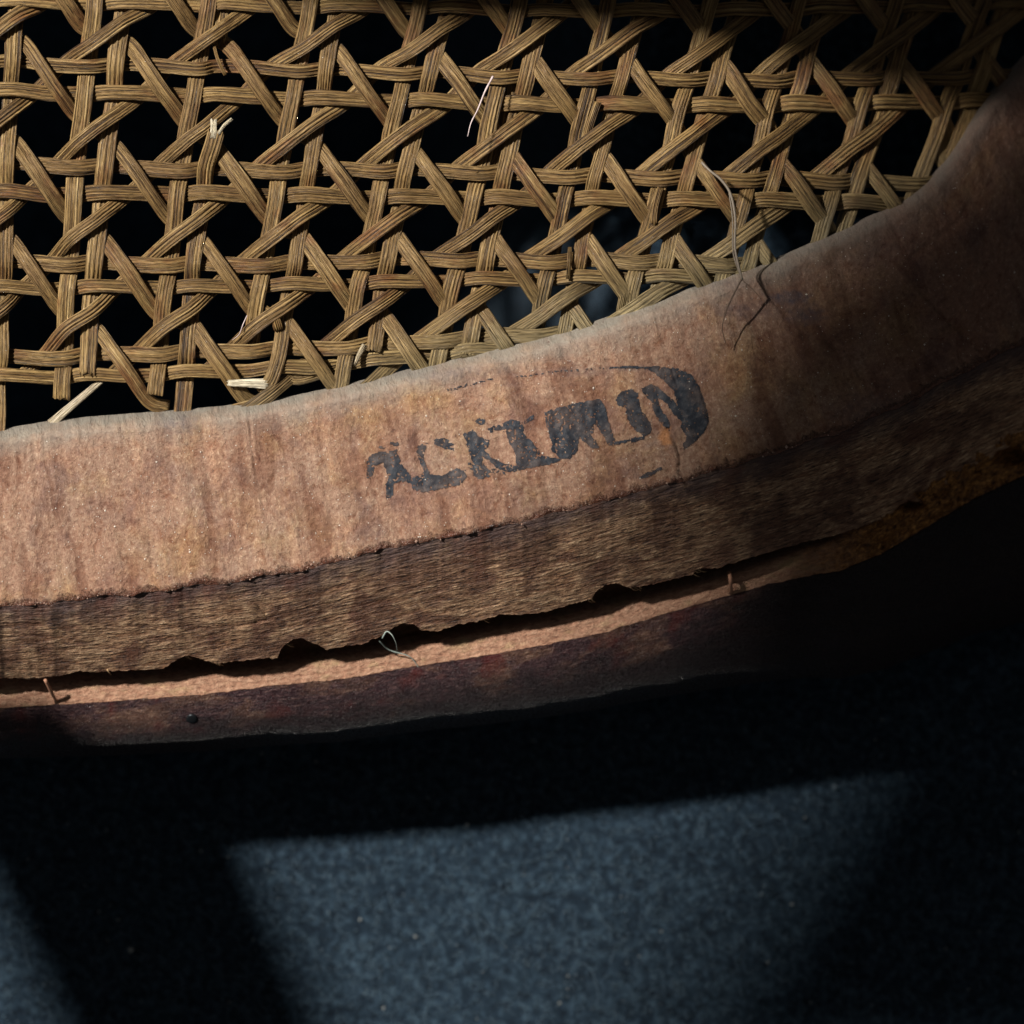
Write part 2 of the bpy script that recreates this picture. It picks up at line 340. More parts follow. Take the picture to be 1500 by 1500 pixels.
CR = [([(978, 628), (984, 640), (990, 654), (996, 672), (994, 692), (1006, 712)], 7, 2.6),
      ([(362, 588), (365, 615), (368, 650), (374, 690)], 3.5, 2.2), ([(374, 690), (386, 745), (400, 800), (408, 842)], 2.0, 2.4),
      ([(1321, 389), (1345, 428), (1395, 480), (1430, 512), (1462, 538)], 2.6, 3.4), ([(1338, 280), (1360, 300), (1384, 326)], 2.6, 3.0),
      ([(1422, 290), (1405, 322), (1375, 345), (1345, 368), (1321, 389)], 2.4, 5.0), ([(218, 600), (205, 690), (212, 760), (228, 862)], 1.6, 2.2),
      ([(88, 618), (96, 700), (108, 790), (122, 876)], 0.9, 3.0), ([(292, 602), (300, 680), (318, 760), (334, 852)], 1.1, 3.0), ([(452, 580), (462, 650), (480, 740), (498, 815)], 0.6, 3.0),
      ([(955, 446), (972, 500), (990, 560)], 1.0, 3.0), ([(985, 432), (1005, 500), (1035, 600), (1052, 680)], 1.2, 3.0), ([(1010, 425), (1035, 500), (1060, 570)], 0.9, 3.0), ([(1075, 405), (1100, 480), (1135, 580)], 1.0, 3.0),
      ([(1130, 385), (1160, 450), (1185, 520)], 0.9, 3.0), ([(700, 520), (715, 560)], 0.8, 3.0), ([(40, 640), (36, 700)], 1.0, 3.0), ([(340, 700), (352, 780), (366, 848)], 1.0, 3.0), ([(1355, 600), (1385, 592), (1405, 590)], 6, 3.0), ([(372, 880), (392, 905), (404, 915)], 2.5, 2.0), ([(300, 935), (350, 918), (398, 906), (412, 890)], 3, 1.8), ([(640, 900), (720, 886), (760, 880)], 2.5, 1.6), ([(1240, 520), (1262, 560), (1285, 600)], 1.8, 2.4)]
def crack(x, y):
    best = 0.0; dep = 0.0
    for pl, d, w in CR:
        for (ax, ay), (bx, by) in zip(pl, pl[1:]):
            if not (min(ax, bx) - 8 < x < max(ax, bx) + 8 and min(ay, by) - 8 < y < max(ay, by) + 8): continue
            t = ((x - ax) * (bx - ax) + (y - ay) * (by - ay)) / ((bx - ax) ** 2 + (by - ay) ** 2)
            t = min(1, max(0, t)); r = math.hypot(x - ax - t * (bx - ax), y - ay - t * (by - ay)) + 1.2 * n3(x, y, 3, 6)
            g = max(0, 1 - r / w)
            if g > 0: best = max(best, min(1, g * d / 4)); dep = max(dep, g * d)
    return best, dep

def h_face(x, y):
    return 3.0 * n3(x, y, 0.3, 150) + 1.6 * n3(x * 1.0 + (y - 600) * -0.12, y * 0.12, 5.5, 14) + 0.7 * n3(x, y, 7.7, 9)

def stain(x, y):
    s = 0
    for cx, cy, rx, ry, a in ((1155, 437, 30, 9, 1.0), (1180, 460, 26, 12, .8), (1100, 455, 40, 12, .45), (1050, 415, 36, 8, .4), (640, 548, 70, 10, .35), (845, 545, 60, 6, .3), (920, 540, 40, 4, .5), (262, 618, 26, 14, .5), (1285, 600, 60, 20, .4)):
        q = ((x - cx) / rx) ** 2 + ((y - cy) / ry) ** 2
        if q < 4: s = max(s, a * max(0, 1 - q / 2.2 + 0.7 * n3(x, y, 2, 8)))
    return min(1, s)

A_ROWS = [0, 2, 4, 7, 10, 14, 18, 23]
def rag_edge(x): return 5.0 * n3(x, 0, 1.2, 60) + 3.4 * n3(x, 0, 2.2, 22) + 1.8 * n3(x, 0, 8.2, 8)
def build_block(cols, name, label=None):
    verts, uvs, ck, wd, stn, rim = [], [], [], [], [], []
    nrow = None
    for d in cols:
        ix, iy, ax, ay = d
        ay0 = ay; ay += rag_edge(ax)
        L = math.hypot(ax - ix, ay - iy)
        col = []
        zb = zdrop(ix, iy)
        ux, uy = (ax - ix) / L, (ay - iy) / L
        # inner wall
        for z, off in ((-330, 10), (-200, 6), (-95, 3)):
            col.append((ix + ux * off, iy + uy * off, z + zb, -0.3, 0, 0, 0, 0))
        fr = [a / L for a in A_ROWS] + list(np.linspace(26 / L, 1 - 6 / L, 100)) + [1 - 4 / L, 1 - 2.5 / L, 1 - 1 / L]
        for q in fr:
            dd = q * L; x, y = ix + ux * dd, iy + uy * dd
            z = -62 * max(0, 1 - dd / 24) ** 2.2 + h_face(x, y) + zdrop(x, y)
            if dd > L - 7:                                             # ragged waxy rim of the lower edge
                z += 5.0 * max(0, n3(x, y, 6.6, 14)) + 1.5 * n3(x, y, 6.6, 4) - 0.08 * (dd - L + 7) ** 2
            c, dep = crack(x, y); z -= dep
            w = max(0, 1 - ((x - 974) / 11) ** 2 - ((y - 640) / 19) ** 2 + 0.8 * n3(x, y, 1.1, 7)) if 930 < x < 1010 and 600 < y < 700 else 0
            if dd < 30: x += 0.3 * n3(x, y, 3.3, 6); y += 0.6 * n3(x, y, 4.4, 12)
            col.append((x, y, z, dd / 100, c, min(1, w * 1.3), stain(x, y), 0))
        # slanting side
        bx = ax + 6; by = bl_y(bx) + 2.2 * n3(bx, 0, 5, 9) + 1.5 * n3(bx, 0, 5, 4)
        LB = max(bl_s(bx), by) - ay; zr = zdrop(ax, ay)
        for q in np.linspace(0, 1, 60):
            y = ay + LB * q; x = ax + 6 * q
            if y > by: y = by; q = (y - ay) / LB
            z = -4 - 106 * (q ** 1.12) * (LB / 105 if LB < 105 else 1) + zr + 2.6 * n3(x, y, 2.1, 40) + 0.5 * n3(x * 0.12, y, 7.1, 6)
            c, dep = crack(x, y); z -= dep
            col.append((x, y, z, 3.0 + (y - ay0) / 100, c, 0, 0, 1))
        zl = col[-1][2]
        for yo, zo in ((-4, -5), (-20, -9), (-70, -12)):
            col.append((bx, by + yo, zl + zo, 4.2, 0, 0, 0, 1))
        nrow = len(col)
        for p in col:
            verts.append(W(*p[:3])); uvs.append((ax / 100, p[3])); ck.append(p[4]); rim.append(max(0, 1 - (L / 100 - p[3]) / 0.26) if p[7] == 0 and p[3] > 1 else 0); wd.append(p[5]); stn.append(p[6])
    rowm = [p[7] for p in col]
    faces, mi = [], []
    for i in range(len(cols) - 1):
        for j in range(nrow - 1):
            a = i * nrow + j
            faces.append((a, a + 1, a + nrow + 1, a + nrow)); mi.append(rowm[j + 1])
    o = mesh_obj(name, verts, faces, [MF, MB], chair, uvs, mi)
    for nm, arr in (("crack", ck), ("wound", wd), ("stain", stn)):
        at = o.data.attributes.new(nm, 'FLOAT', 'POINT'); at.data.foreach_set("value", arr)
    at = o.data.attributes.new('rim', 'FLOAT', 'POINT'); at.data.foreach_set('value', rim)
    if label: o["label"] = label
    return o

seam = min(range(len(dense)), key=lambda i: abs(dense[i][0] - 1337))
build_block(dense[:seam + 1], "seat_rail", "curved rail with pinkish bare underside and ink stamp")
build_block(dense[seam:], "corner_block", "dark corner block jointed to the end of the rail")

# ---- ledge + moulding below the split
def build_moulding():
    verts, uvs, mi_r = [], [], []
    xs = np.arange(-262, 1850, 2.6)
    for x in xs:
        by, cy0 = bl_y(x), cd_y(x); jy = 1.6 * n3(x, 0, 3, 18) + 0.9 * n3(x, 0, 8, 6); cy = cy0 + jy
        zr = zdrop(x, cy) * 0.9
        cz = -146 + 24 * sst(1130, 1235, x) + zr
        rag = sst(1150, 1280, x)
        col = []
        for q in np.linspace(0, 1, 34):
            y = (cy - 150) + 150 * q
            z = cz + 2.2 * n3(x, y, 1, 12) + 1.5 * n3(x, y, 4, 5) + rag * (11 * n3(x, y * 2.2, 6, 20) + 6 * n3(x * 1.4, y * 2.5, 6, 8)) - 14 * rag * q - 90 * (1 - rag) * sst(bl_s(x) + 12, bl_s(x) - 14, y)
            for hx, hy, hrx, hry, hd in ((1334, 738, 24, 11, 40), (1478, 668, 30, 16, 50)):
                z -= hd * max(0, 1 - ((x - hx) / hrx) ** 2 - ((y - hy) / hry) ** 2)
            col.append((x, y, z, 6 + (y - cy0) / 100, 0))
        w = sil_w(x)
        z0 = cz - 14 * rag
        for q in np.linspace(0.01, 1, 40):
            th = q * math.pi / 2
            y = cy0 + jy * max(0, 1 - q * 6) + w * (math.sin(th * 0.98) * 0.72 + 0.28 * q); z = z0 - 48 * q - 70 * q ** 4 + 1.6 * n3(x * .12, y, 3, 9) + 3 * n3(x, y, 5, 90)
            col.append((x, y, z, 7 + q * w / 100 * 1.4, 1))
        y, z = col[-1][1], col[-1][2]
        zf = max(z - 190, CZ + 25)
        for yo, zz in ((-6, z - 14), (-30, z * .6 + zf * .4), (-70, zf), (-300, zf)):
            col.append((x, y + yo, zz, 9, 1))
        nrow = len(col); mi_r = [p[4] for p in col]
        for p in col: verts.append(W(*p[:3])); uvs.append((x / 100, p[3]))
    faces, mi = [], []
    for i in range(len(xs) - 1):
        for j in range(nrow - 1):
            a = i * nrow + j; faces.append((a, a + 1, a + nrow + 1, a + nrow)); mi.append(mi_r[j + 1])
    for e in (0, (len(xs) - 1) * nrow): faces.append(tuple(range(e, e + nrow))); mi.append(1)
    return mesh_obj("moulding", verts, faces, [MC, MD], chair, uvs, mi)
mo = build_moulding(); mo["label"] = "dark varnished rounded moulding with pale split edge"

# ------------------------------------------------------------------ tubes, strands
def tube(name, pts, rad, mat, parent=None, sides=6, step=4, taper=True):
    P = catmull(pts, step); n = len(P); V_, F_ = [], []
    for i, p in enumerate(P):
        t = P[min(i + 1, n - 1)] - P[max(i - 1, 0)]; t = t / (np.linalg.norm(t) + 1e-9)
        a = np.cross(t, (0, 0, 1)); a = a / (np.linalg.norm(a) + 1e-6) if np.linalg.norm(a) > 0.05 else np.array([1., 0, 0]); b = np.cross(a, t)
        r = rad * ((1 - 0.7 * i / n) if taper else 1) * (1 + 0.25 * n3(p[0], p[1], 3, 9))
        for k in range(sides):
            an = 2 * math.pi * k / sides; q = p + r * (math.cos(an) * a + math.sin(an) * b); V_.append(W(*q))
    for i in range(n - 1):
        for k in range(sides):
            F_.append((i * sides + k, i * sides + (k + 1) % sides, (i + 1) * sides + (k + 1) % sides, (i + 1) * sides + k))
    F_.append(tuple(range(sides))[::-1]); F_.append(tuple(range((n - 1) * sides, n * sides)))
    return mesh_obj(name, V_, F_, mat, parent)

sid = [0]
def strand(pts, width=24, mat=None, th=7.5, name="cane_strand", ribs=True, frayA=0, frayB=0, roll=0.0, zbase=-52, tp=(1, 1)):
    sid[0] += 1; sd = sid[0] * 3.71
    P = catmull([(p[0], p[1], p[2]) for p in pts], 6.0)
    n = len(P); NT = 19
    V_, UV, F_ = [], [], []; acc = 0
    ph = R.uniform(0, 6); nr = R.choice([4, 5, 5, 6])
    for i, p in enumerate(P):
        t = P[min(i + 1, n - 1)] - P[max(i - 1, 0)]; t = t / (np.linalg.norm(t) + 1e-9)
        if i: acc += np.linalg.norm(P[i] - P[i - 1])
        rl = roll + 0.30 * n3(acc, sd, 1, 120)
        up = np.array([0, 0, 1.0]); side = np.cross(t, up); side /= np.linalg.norm(side)
        up = np.cross(side, t)
        s2 = side * math.cos(rl) + up * math.sin(rl); u2 = up * math.cos(rl) - side * math.sin(rl)
        w = width * (1 + 0.12 * n3(acc, sd, 5, 60)) * 0.5 * (tp[0] + (tp[1] - tp[0]) * i / max(1, n - 1))
        zd = zdrop(p[0], p[1]) + zbase
        ctr = p + np.array([2.2 * n3(acc, sd, 11, 70), 1.2 * n3(acc, sd, 15, 70), zd])
        ring = []
        for k in range(NT):
            q = -1 + 2 * k / (NT - 1)
            dome = th * 0.5 * (1 - 0.55 * abs(q) ** 3)
            if ribs: dome += 1.15 * math.cos(q * math.pi * nr + ph + 0.5 * n3(acc, sd, 2, 90)) * (1 - abs(q) ** 6) + 0.5 * n3(acc, k * 9 + sd, 4, 14)
            edge = w * (q + 0.02 * n3(acc, sd + k, 8, 12))
            if abs(q) == 1: dome = th * 0.12 + 0.5 * n3(acc, sd + k, 6, 10)
            end = 0
            if frayB and i >= n - 1: end = frayB * (n3(k * 3.1, sd, 2, 2.0))
            if frayA and i == 0: end = -frayA * (n3(k * 3.1, sd, 2, 2.0))
            ring.append((ctr + s2 * edge + u2 * dome + t * end, (q * w * 0.01 + 0.3, acc / 100)))
        for q in (1, 0.33, -0.33, -1):
            ring.append((ctr + s2 * (q * w * 0.93) - u2 * th * 0.5, (q * w * 0.01 + 0.9, acc / 100)))
        for a, b in ring: V_.append(W(*a)); UV.append(b)
    m = NT + 4
    for i in range(n - 1):
        for k in range(m):
            F_.append((i * m + k, (i + 1) * m + k, (i + 1) * m + (k + 1) % m, i * m + (k + 1) % m))
    F_.append(tuple(range(m))); F_.append(tuple(range((n - 1) * m, n * m))[::-1])
    return mesh_obj(name, V_, F_, mat or MCANE, chair, UV)

# rows of paired horizontal strands (a upper, b lower): measured centre lines
ROWS_A = {1: [(0, 90), (80, 94), (250, 98), (450, 101), (570, 105), (720, 110), (860, 113), (1130, 117), (1260, 113), (1400, 112)],
          2: [(0, 240), (85, 242), (240, 248), (390, 249), (540, 248), (690, 251), (820, 256), (940, 259), (1090, 262), (1210, 264), (1320, 266)],
          3: [(0, 383), (80, 385), (215, 387), (372, 387), (517, 381), (650, 379), (795, 381), (920, 382), (1045, 386), (1150, 392)],
          4: [(0, 523), (65, 523), (213, 518), (345, 513), (488, 508), (630, 499), (760, 490), (900, 484), (1000, 480)]}
ROWS_B = {1: [(0, 133), (30, 134), (190, 139), (340, 141), (480, 145), (640, 148), (790, 153), (920, 154), (1050, 155), (1180, 153), (1350, 150)],
          2: [(0, 282), (45, 283), (170, 285), (315, 284), (460, 287), (610, 290), (745, 290), (880, 292), (1025, 294), (1140, 295), (1260, 297)],
          3: [(0, 422), (40, 422), (175, 421), (300, 421), (435, 417), (580, 414), (715, 409), (850, 407), (980, 406), (1100, 408)],
          4: [(0, 552), (40, 552), (180, 550), (300, 545), (440, 538), (580, 525), (700, 513), (850, 505)]}
ra = {k: pinterp(v) for k, v in ROWS_A.items()}; rb = {k: pinterp(v) for k, v in ROWS_B.items()}
for k in (0, -1, -2, -3):
    off = 145 * (1 - k)
    ra[k] = (lambda o: lambda x: ra[1](x) - o + 10 + 0.01 * (x - 750) * (-1))(off); rb[k] = (lambda o: lambda x: rb[1](x) - o + 8 - 0.008 * (x - 750))(off)
ra[5] = lambda x: ra[4](x) + 130; rb[5] = lambda x: rb[4](x) + 130
VAc = [(-35, -42, -48, -52), (125, 108, 100, 92), (285, 260, 243, 230), (432, 405, 380, 362), (588, 555, 525, 503), (730, 695, 663, 638), (862, 828, 798, 775),
       (1005, 962, 928, 900), (1135, 1092, 1058, 1026), (1270, 1220, 1180, 1145), (1395, 1340, 1295, 1255), (1520, 1460, 1410, 1365), (1640, 1575, 1520, 1470)]
VBc = [(18, 10, 6, 0), (170, 155, 138, 130), (316, 302, 285, 274), (478, 455, 432, 410), (632, 595, 568, 548), (775, 740, 712, 687), (915, 875, 848, 823),
       (1053, 1010, 975, 945), (1178, 1137, 1098, 1062), (1310, 1263, 1222, 1184), (1440, 1388, 1340, 1298), (1560, 1500, 1450, 1404), (1680, 1610, 1555, 1505)]
NC = len(VAc)
va = {i: pinterp(list(zip((130, 283, 420, 550), c))) for i, c in enumerate(VAc)}
vb = {i: pinterp(list(zip((100, 248, 380, 515), c))) for i, c in enumerate(VBc)}
for i in (-1, -2, -3):
    va[i] = (lambda j: lambda y: va[0](y) + j * 155)(i); vb[i] = (lambda j: lambda y: vb[0](y) + j * 155)(i)
RR = list(range(-3, 6)); CC = list(range(-3, NC))
def inside(x, y): return y > y_in(x) + 26
def cut(pts):                    # stop where the strand has gone into the rail
    out = []
    for i, p in enumerate(pts):
        out.append(p)
        if inside(p[0], p[1]):
            if len(out) > 1:
                a = out[-2]
                lo_, hi_ = 0.0, 1.0
                for _ in range(12):
                    mid = (lo_ + hi_) / 2; q = [a[k] + (p[k] - a[k]) * mid for k in range(3)]
                    if inside(q[0], q[1]): hi_ = mid
                    else: lo_ = mid
                out[-1] = tuple(a[k] + (p[k] - a[k]) * hi_ for k in range(2)) + (min(p[2], a[2]) * 0.5 - 3,)
            break
    return out
def jit(a): return R.uniform(-a, a)
def xmid(r, c):
    ym = (ra[r](500 if c < 6 else 1000) + rb[r](500)) / 2
    x = (vb[c](ym) + va[c + 1](ym)) / 2
    ym = (ra[r](x) + rb[r](x)) / 2
    return (vb[c](ym) + va[c + 1](ym)) / 2, ym
Mn = {(r, c): xmid(r, c) for r in RR for c in CC[:-1]}
def Nn(r, c):
    y = (rb[r](va[c](200)) + ra[r + 1](va[c](200))) / 2
    x = (va[c](y) + vb[c](y)) / 2; y = (rb[r](x) + ra[r + 1](x)) / 2
    return va[c](y), vb[c](y), y

# horizontals
for r in RR[:-1]:
    for which in 'ab':
        rf = ra[r] if which == 'a' else rb[r]
        pts = []
        for c in CC:
            y = rf(va[max(c, -3)](100) if c in va else 0)
            xa, xb = va[c](y), vb[c](y); ya, yb = rf(xa), rf(xb)
            s = 6.5 if which == 'a' else -6.5
            pts.append((xa, ya + (3.2 if s > 0 else 1.5), s)); pts.append((xb, yb + (-1.5 if s > 0 else -2.5), -s))
            if (r, c) in Mn: xm = Mn[(r, c)][0]; pts.append((xm, rf(xm) + jit(1.5), 0.5))
        pts = cut(pts)
        if len(pts) > 3: strand(pts, 21 + jit(2))
# verticals
for c in CC:
    for which in 'ab':
        vf = va[c] if which == 'a' else vb[c]
        pts = []
        for r in RR:
            x0 = vf((ra[min(r, 4)](600)))
            ya, yb = ra[r](x0), rb[r](x0); s = -6.5 if which == 'a' else 6.5
            pts.append((vf(ya) + jit(1.5), ya, s)); pts.append((vf(yb) + jit(1.5), yb, -s))
            if r < 5:
                xa, xb, y = Nn(r, c); pts.append((xa if which == 'a' else xb, y, 0))
        key = (which, c)
        def upto(y1, z1):
            q = [p for p in pts if p[1] < y1 - 6]; q.append((vf(y1), y1, z1)); return q
        fb = 0
        if key == ('a', 1): pts = upto(584, 4); fb = 4
        elif key == ('a', 2): pts = upto(578, 9); fb = 5
        elif key == ('a', 3): pts = upto(516, -8)
        elif key == ('b', 1): pts = upto(548, 10); fb = 10
        elif key == ('b', 3): pts = [p for p in pts if p[1] < 525] + [(405, 535, 12), (398, 556, 12), (385, 575, 2)]; fb = 8
        elif key == ('b', 4): pts = upto(513, 12); fb = 12
        elif key == ('b', 5): pts = upto(522, 12); fb = 14
        if key == ('b', 2):      # this one is snapped and springs up between the second and third rows
            top = [p for p in pts if p[1] < 35] + [(vf(40), 40, 0), (vf(62), 64, -8)]
            strand(top, 25, frayB=6)
            low = [(318, 193, 19), (312, 216, 17), (306, 234, 11)] + [p for p in pts if p[1] > 240]
            strand(cut(low), 25, frayA=16)
            continue
        pts = cut(pts)
        if len(pts) > 3: strand(pts, 24.5 + jit(2.2), frayB=fb)
# rising diagonals: over the verticals, under the horizontals
def d1_chain(r, c):
    pts = []
    while r <= 4 and c >= -3:
        if (r, c) not in Mn: break
        x, y = Mn[(r, c)]
        k = (rb[r](x) - ra[r](x)) / 2
        pts += [(x + k * 1.05, y - k, -12), (x - k * 1.05, y + k, -12)]
        if r == 4 and c in (0, 2): break
        if r == 4 and c == 1: break
        if r + 1 > 5: break
        xa, xb, yn = Nn(r, c) if (c in va) else (0, 0, 0)
        pts += [(xb + 2, yn - (xb - xa) * 0.42, 11), (xa - 2, yn + (xb - xa) * 0.38, 11)]
        r += 1; c -= 1
    return pts
for c in CC[:-1]:
    pts = cut(d1_chain(-3, c))
    if len(pts) > 3: strand(pts, 21.5 + jit(2))
for r in range(-2, 5):
    pts = cut(d1_chain(r, CC[-2]))
    if len(pts) > 3: strand(pts, 21.5 + jit(2))
# falling diagonals: over the horizontals, under the verticals
def d2_chain(r, c):
    pts = []
    while r <= 4 and (r, c) in Mn:
        x, y = Mn[(r, c)]
        if r == 4 and c in (0,): break
        k = (rb[r](x) - ra[r](x)) / 2
        pts += [(x - 39, y - 54, -5), (x - k * 0.70, y - k, 12), (x + k * 0.70, y + k, 12), (x + 39, y + 54, -5)]
        if c + 1 not in va or r + 1 > 5: break
        xa, xb, yn = Nn(r, c + 1)
        pts += [((xa + xb) / 2, yn, -13)]
        r += 1; c += 1
    return pts
for c in CC[:-1]:
    pts = cut(d2_chain(-3, c))
    if len(pts) > 3: strand(pts, 22.5 + jit(2), ribs=False, th=9)
for r in range(-2, 5):
    pts = cut(d2_chain(r, -3))
    if len(pts) > 3: strand(pts, 22.5 + jit(2), ribs=False, th=9)

# loose ends and broken pieces
strand([(392, 562, 10), (362, 561, 14), (335, 561, 16)], 14, MPALE, name="splinter", frayB=10, th=6, tp=(1.1, 0.65))
strand([(148, 558, -2), (112, 588, 6), (74, 621, 2)], 14, MPALE2, name="splinter", frayA=9, th=5, roll=0.5, tp=(0.6, 1.1))
strand([(534, 506, 10), (526, 520, 16), (521, 533, 18)], 9, MPALE2, name="splinter", frayB=10, tp=(1, 0.5))
strand([(320, 196, 22), (329, 183, 25), (340, 174, 27)], 5, MPALE, name="splinter", frayB=3, th=3)
strand([(313, 176, 22), (313, 190, 22), (312, 202, 21)], 9, MPALE, name="splinter", frayA=7, th=3)
strand([(748, 118, -14), (742, 160, -15), (733, 210, -12), (722, 240, -14)], 20)
strand([(876, 150, 10), (866, 178, 12), (858, 205, 6)], 11, name="splinter", frayB=4)
strand([(395, 452, 6), (404, 468, 12), (408, 482, 8)], 14, name="splinter", frayA=10)
strand([(835, 362, 12), (834, 385, 15), (832, 408, 14)], 6, name="splinter", frayB=4, th=4)
strand([(968, 275, 10), (960, 305, 14), (958, 328, 16)], 10, name="splinter", frayB=6)
strand([(921, 405, 2), (914, 430, 4), (908, 458, -4)], 12, name="splinter")
strand([(345, 598, -4), (372, 590, 4), (398, 578, 0)], 14, name="splinter", frayA=6)
strand([(418, 540, -4), (432, 556, -2), (470, 548, -8)], 16, name="splinter", frayA=6)
strand([(313, 65, 6), (320, 88, 14), (330, 110, 16)], 5, name="splinter", th=3)
strand([(700, 262, 0), (699, 250, 10)], 3, name="splinter", th=3)
for i, (p, q) in enumerate([(((66, 996), (74, 1012), (82, 1028)), 2.8), (((1068, 838), (1070, 850), (1070, 868)), 3.2)]):
    tube("splinter", [(p[0][0], p[0][1], -100 if i == 0 else -130), (p[1][0], p[1][1], -120), (p[2][0], p[2][1], -145)], q, MC, chair, 5, 3, False)

for i in range(22):                                     # slivers standing off the torn edges of the split
    x = R.choice([415, 470, 556, 612, 700, 740, 870, 905, 925, 1015, 1030, 262, 310, 150, 90]) + R.uniform(-12, 12)
    y = bl_y(x); L = R.uniform(6, 15); a = R.uniform(-0.5, 0.6)
    tube("splinter", [(x, y - 3, -104), (x + L * 0.5 * math.cos(a), y + 1 + L * .4 * math.sin(a), -108), (x + L * math.cos(a), y + 2 + L * math.sin(a), -116)], R.uniform(0.7, 1.5), MSLIV, chair, 4, 3)

# ------------------------------------------------------------------ nail
def nail():
    V_, F_ = [], []
    cx, cy = 281, 1053; z0 = -161
    for r, z in ((8.5, -8), (8.5, 0.5), (7, 2.5), (3, 3.2)):
        for k in range(14):
            a = 2 * math.pi * k / 14; V_.append(W(cx + r * math.cos(a), cy + r * math.sin(a) * .85, z0 + z - r * math.sin(a) * .6))
    for j in range(3):
        for k in range(14): F_.append((j * 14 + k, j * 14 + (k + 1) % 14, (j + 1) * 14 + (k + 1) % 14, (j + 1) * 14 + k))
    F_.append(tuple(range(42, 56)))
    mt = M("blackened_iron"); mt.b.inputs["Metallic"].default_value = 0.8
    mt.fin((0.03, 0.035, 0.04), 0.35)
    mesh_obj("nail", V_, F_, mt.m, chair)
nail()

# ------------------------------------------------------------------ ink stamp
def Z(l): return [(500 + x / 2.5, 500 + y / 2.5) for x, y in l]
def disc(x, y, r, ry=None): return [(x + r * math.cos(a), y + (ry or r) * math.sin(a)) for a in np.linspace(0, 2 * math.pi, 12)[:-1]]
POLY = [Z(p) for p in [
    [(92, 500), (95, 430), (112, 408), (150, 402), (200, 396), (214, 440), (242, 480), (258, 498), (258, 520), (240, 515), (215, 510), (190, 520), (185, 570), (165, 572), (160, 520), (172, 500), (150, 440), (122, 458), (106, 500)],
    disc(192, 373, 17, 10), disc(147, 386, 12, 6), disc(507, 292, 19, 12),
    [(275, 385), (292, 374), (318, 368), (302, 400), (302, 440), (322, 485), (370, 490), (420, 463), (450, 470), (458, 492), (440, 520), (380, 535), (300, 552), (262, 545), (246, 498), (290, 490), (302, 470), (285, 440), (275, 405)],
    [(335, 358), (380, 352), (412, 378), (410, 397), (375, 392), (340, 374)],
    [(442, 335), (480, 322), (500, 345), (540, 360), (536, 384), (520, 394), (545, 420), (600, 450), (640, 455), (635, 405), (612, 370), (605, 345), (590, 298), (625, 285), (660, 290), (665, 335), (700, 370), (735, 418), (806, 430), (780, 445), (690, 462), (610, 478), (570, 465), (535, 430), (510, 420), (520, 455), (545, 470), (540, 497), (500, 502), (482, 490), (480, 450), (465, 400), (455, 360)],
    [(535, 318), (565, 305), (598, 312), (600, 330), (570, 322), (545, 332)],
    [(665, 292), (705, 266), (706, 280), (672, 302)],
    [(742, 257), (800, 240), (900, 215), (945, 212), (965, 235), (975, 290), (1005, 375), (975, 380), (950, 330), (925, 300), (918, 345), (945, 392), (915, 390), (870, 350), (862, 400), (835, 430), (800, 427), (770, 400), (765, 360), (750, 310)],
    [(985, 372), (1110, 342), (1112, 350), (990, 381)],
    [(1003, 215), (1020, 185), (1060, 172), (1085, 190), (1092, 240), (1130, 300), (1135, 335), (1105, 345), (1070, 320), (1045, 280), (1040, 240), (1015, 235)],
    [(1098, 172), (1135, 153), (1172, 178), (1200, 200), (1245, 255), (1250, 300), (1232, 285), (1190, 225), (1158, 205), (1165, 240), (1198, 290), (1202, 325), (1180, 310), (1150, 272), (1135, 222), (1105, 192)],
    [(1110, 92), (1150, 88), (1230, 98), (1280, 118), (1312, 170), (1335, 240), (1346, 290), (1322, 340), (1255, 397), (1247, 383), (1265, 345), (1240, 318), (1248, 290), (1232, 250), (1228, 225), (1215, 180), (1190, 152), (1150, 118)],
    [(985, 93), (1050, 88), (1115, 90), (1115, 98), (1050, 97), (985, 98)],
    [(1090, 496), (1110, 483), (1168, 458), (1172, 466), (1130, 492), (1098, 503)],
    [(1060, 365), (1110, 352), (1108, 358), (1060, 370)],
]]
FAINT = [Z([(385, 172), (470, 153), (560, 132), (562, 137), (470, 160), (388, 182)]), Z([(640, 128), (760, 108), (985, 92), (985, 97), (760, 114), (640, 134)]), Z([(460, 440), (600, 478), (600, 486), (470, 470)])]
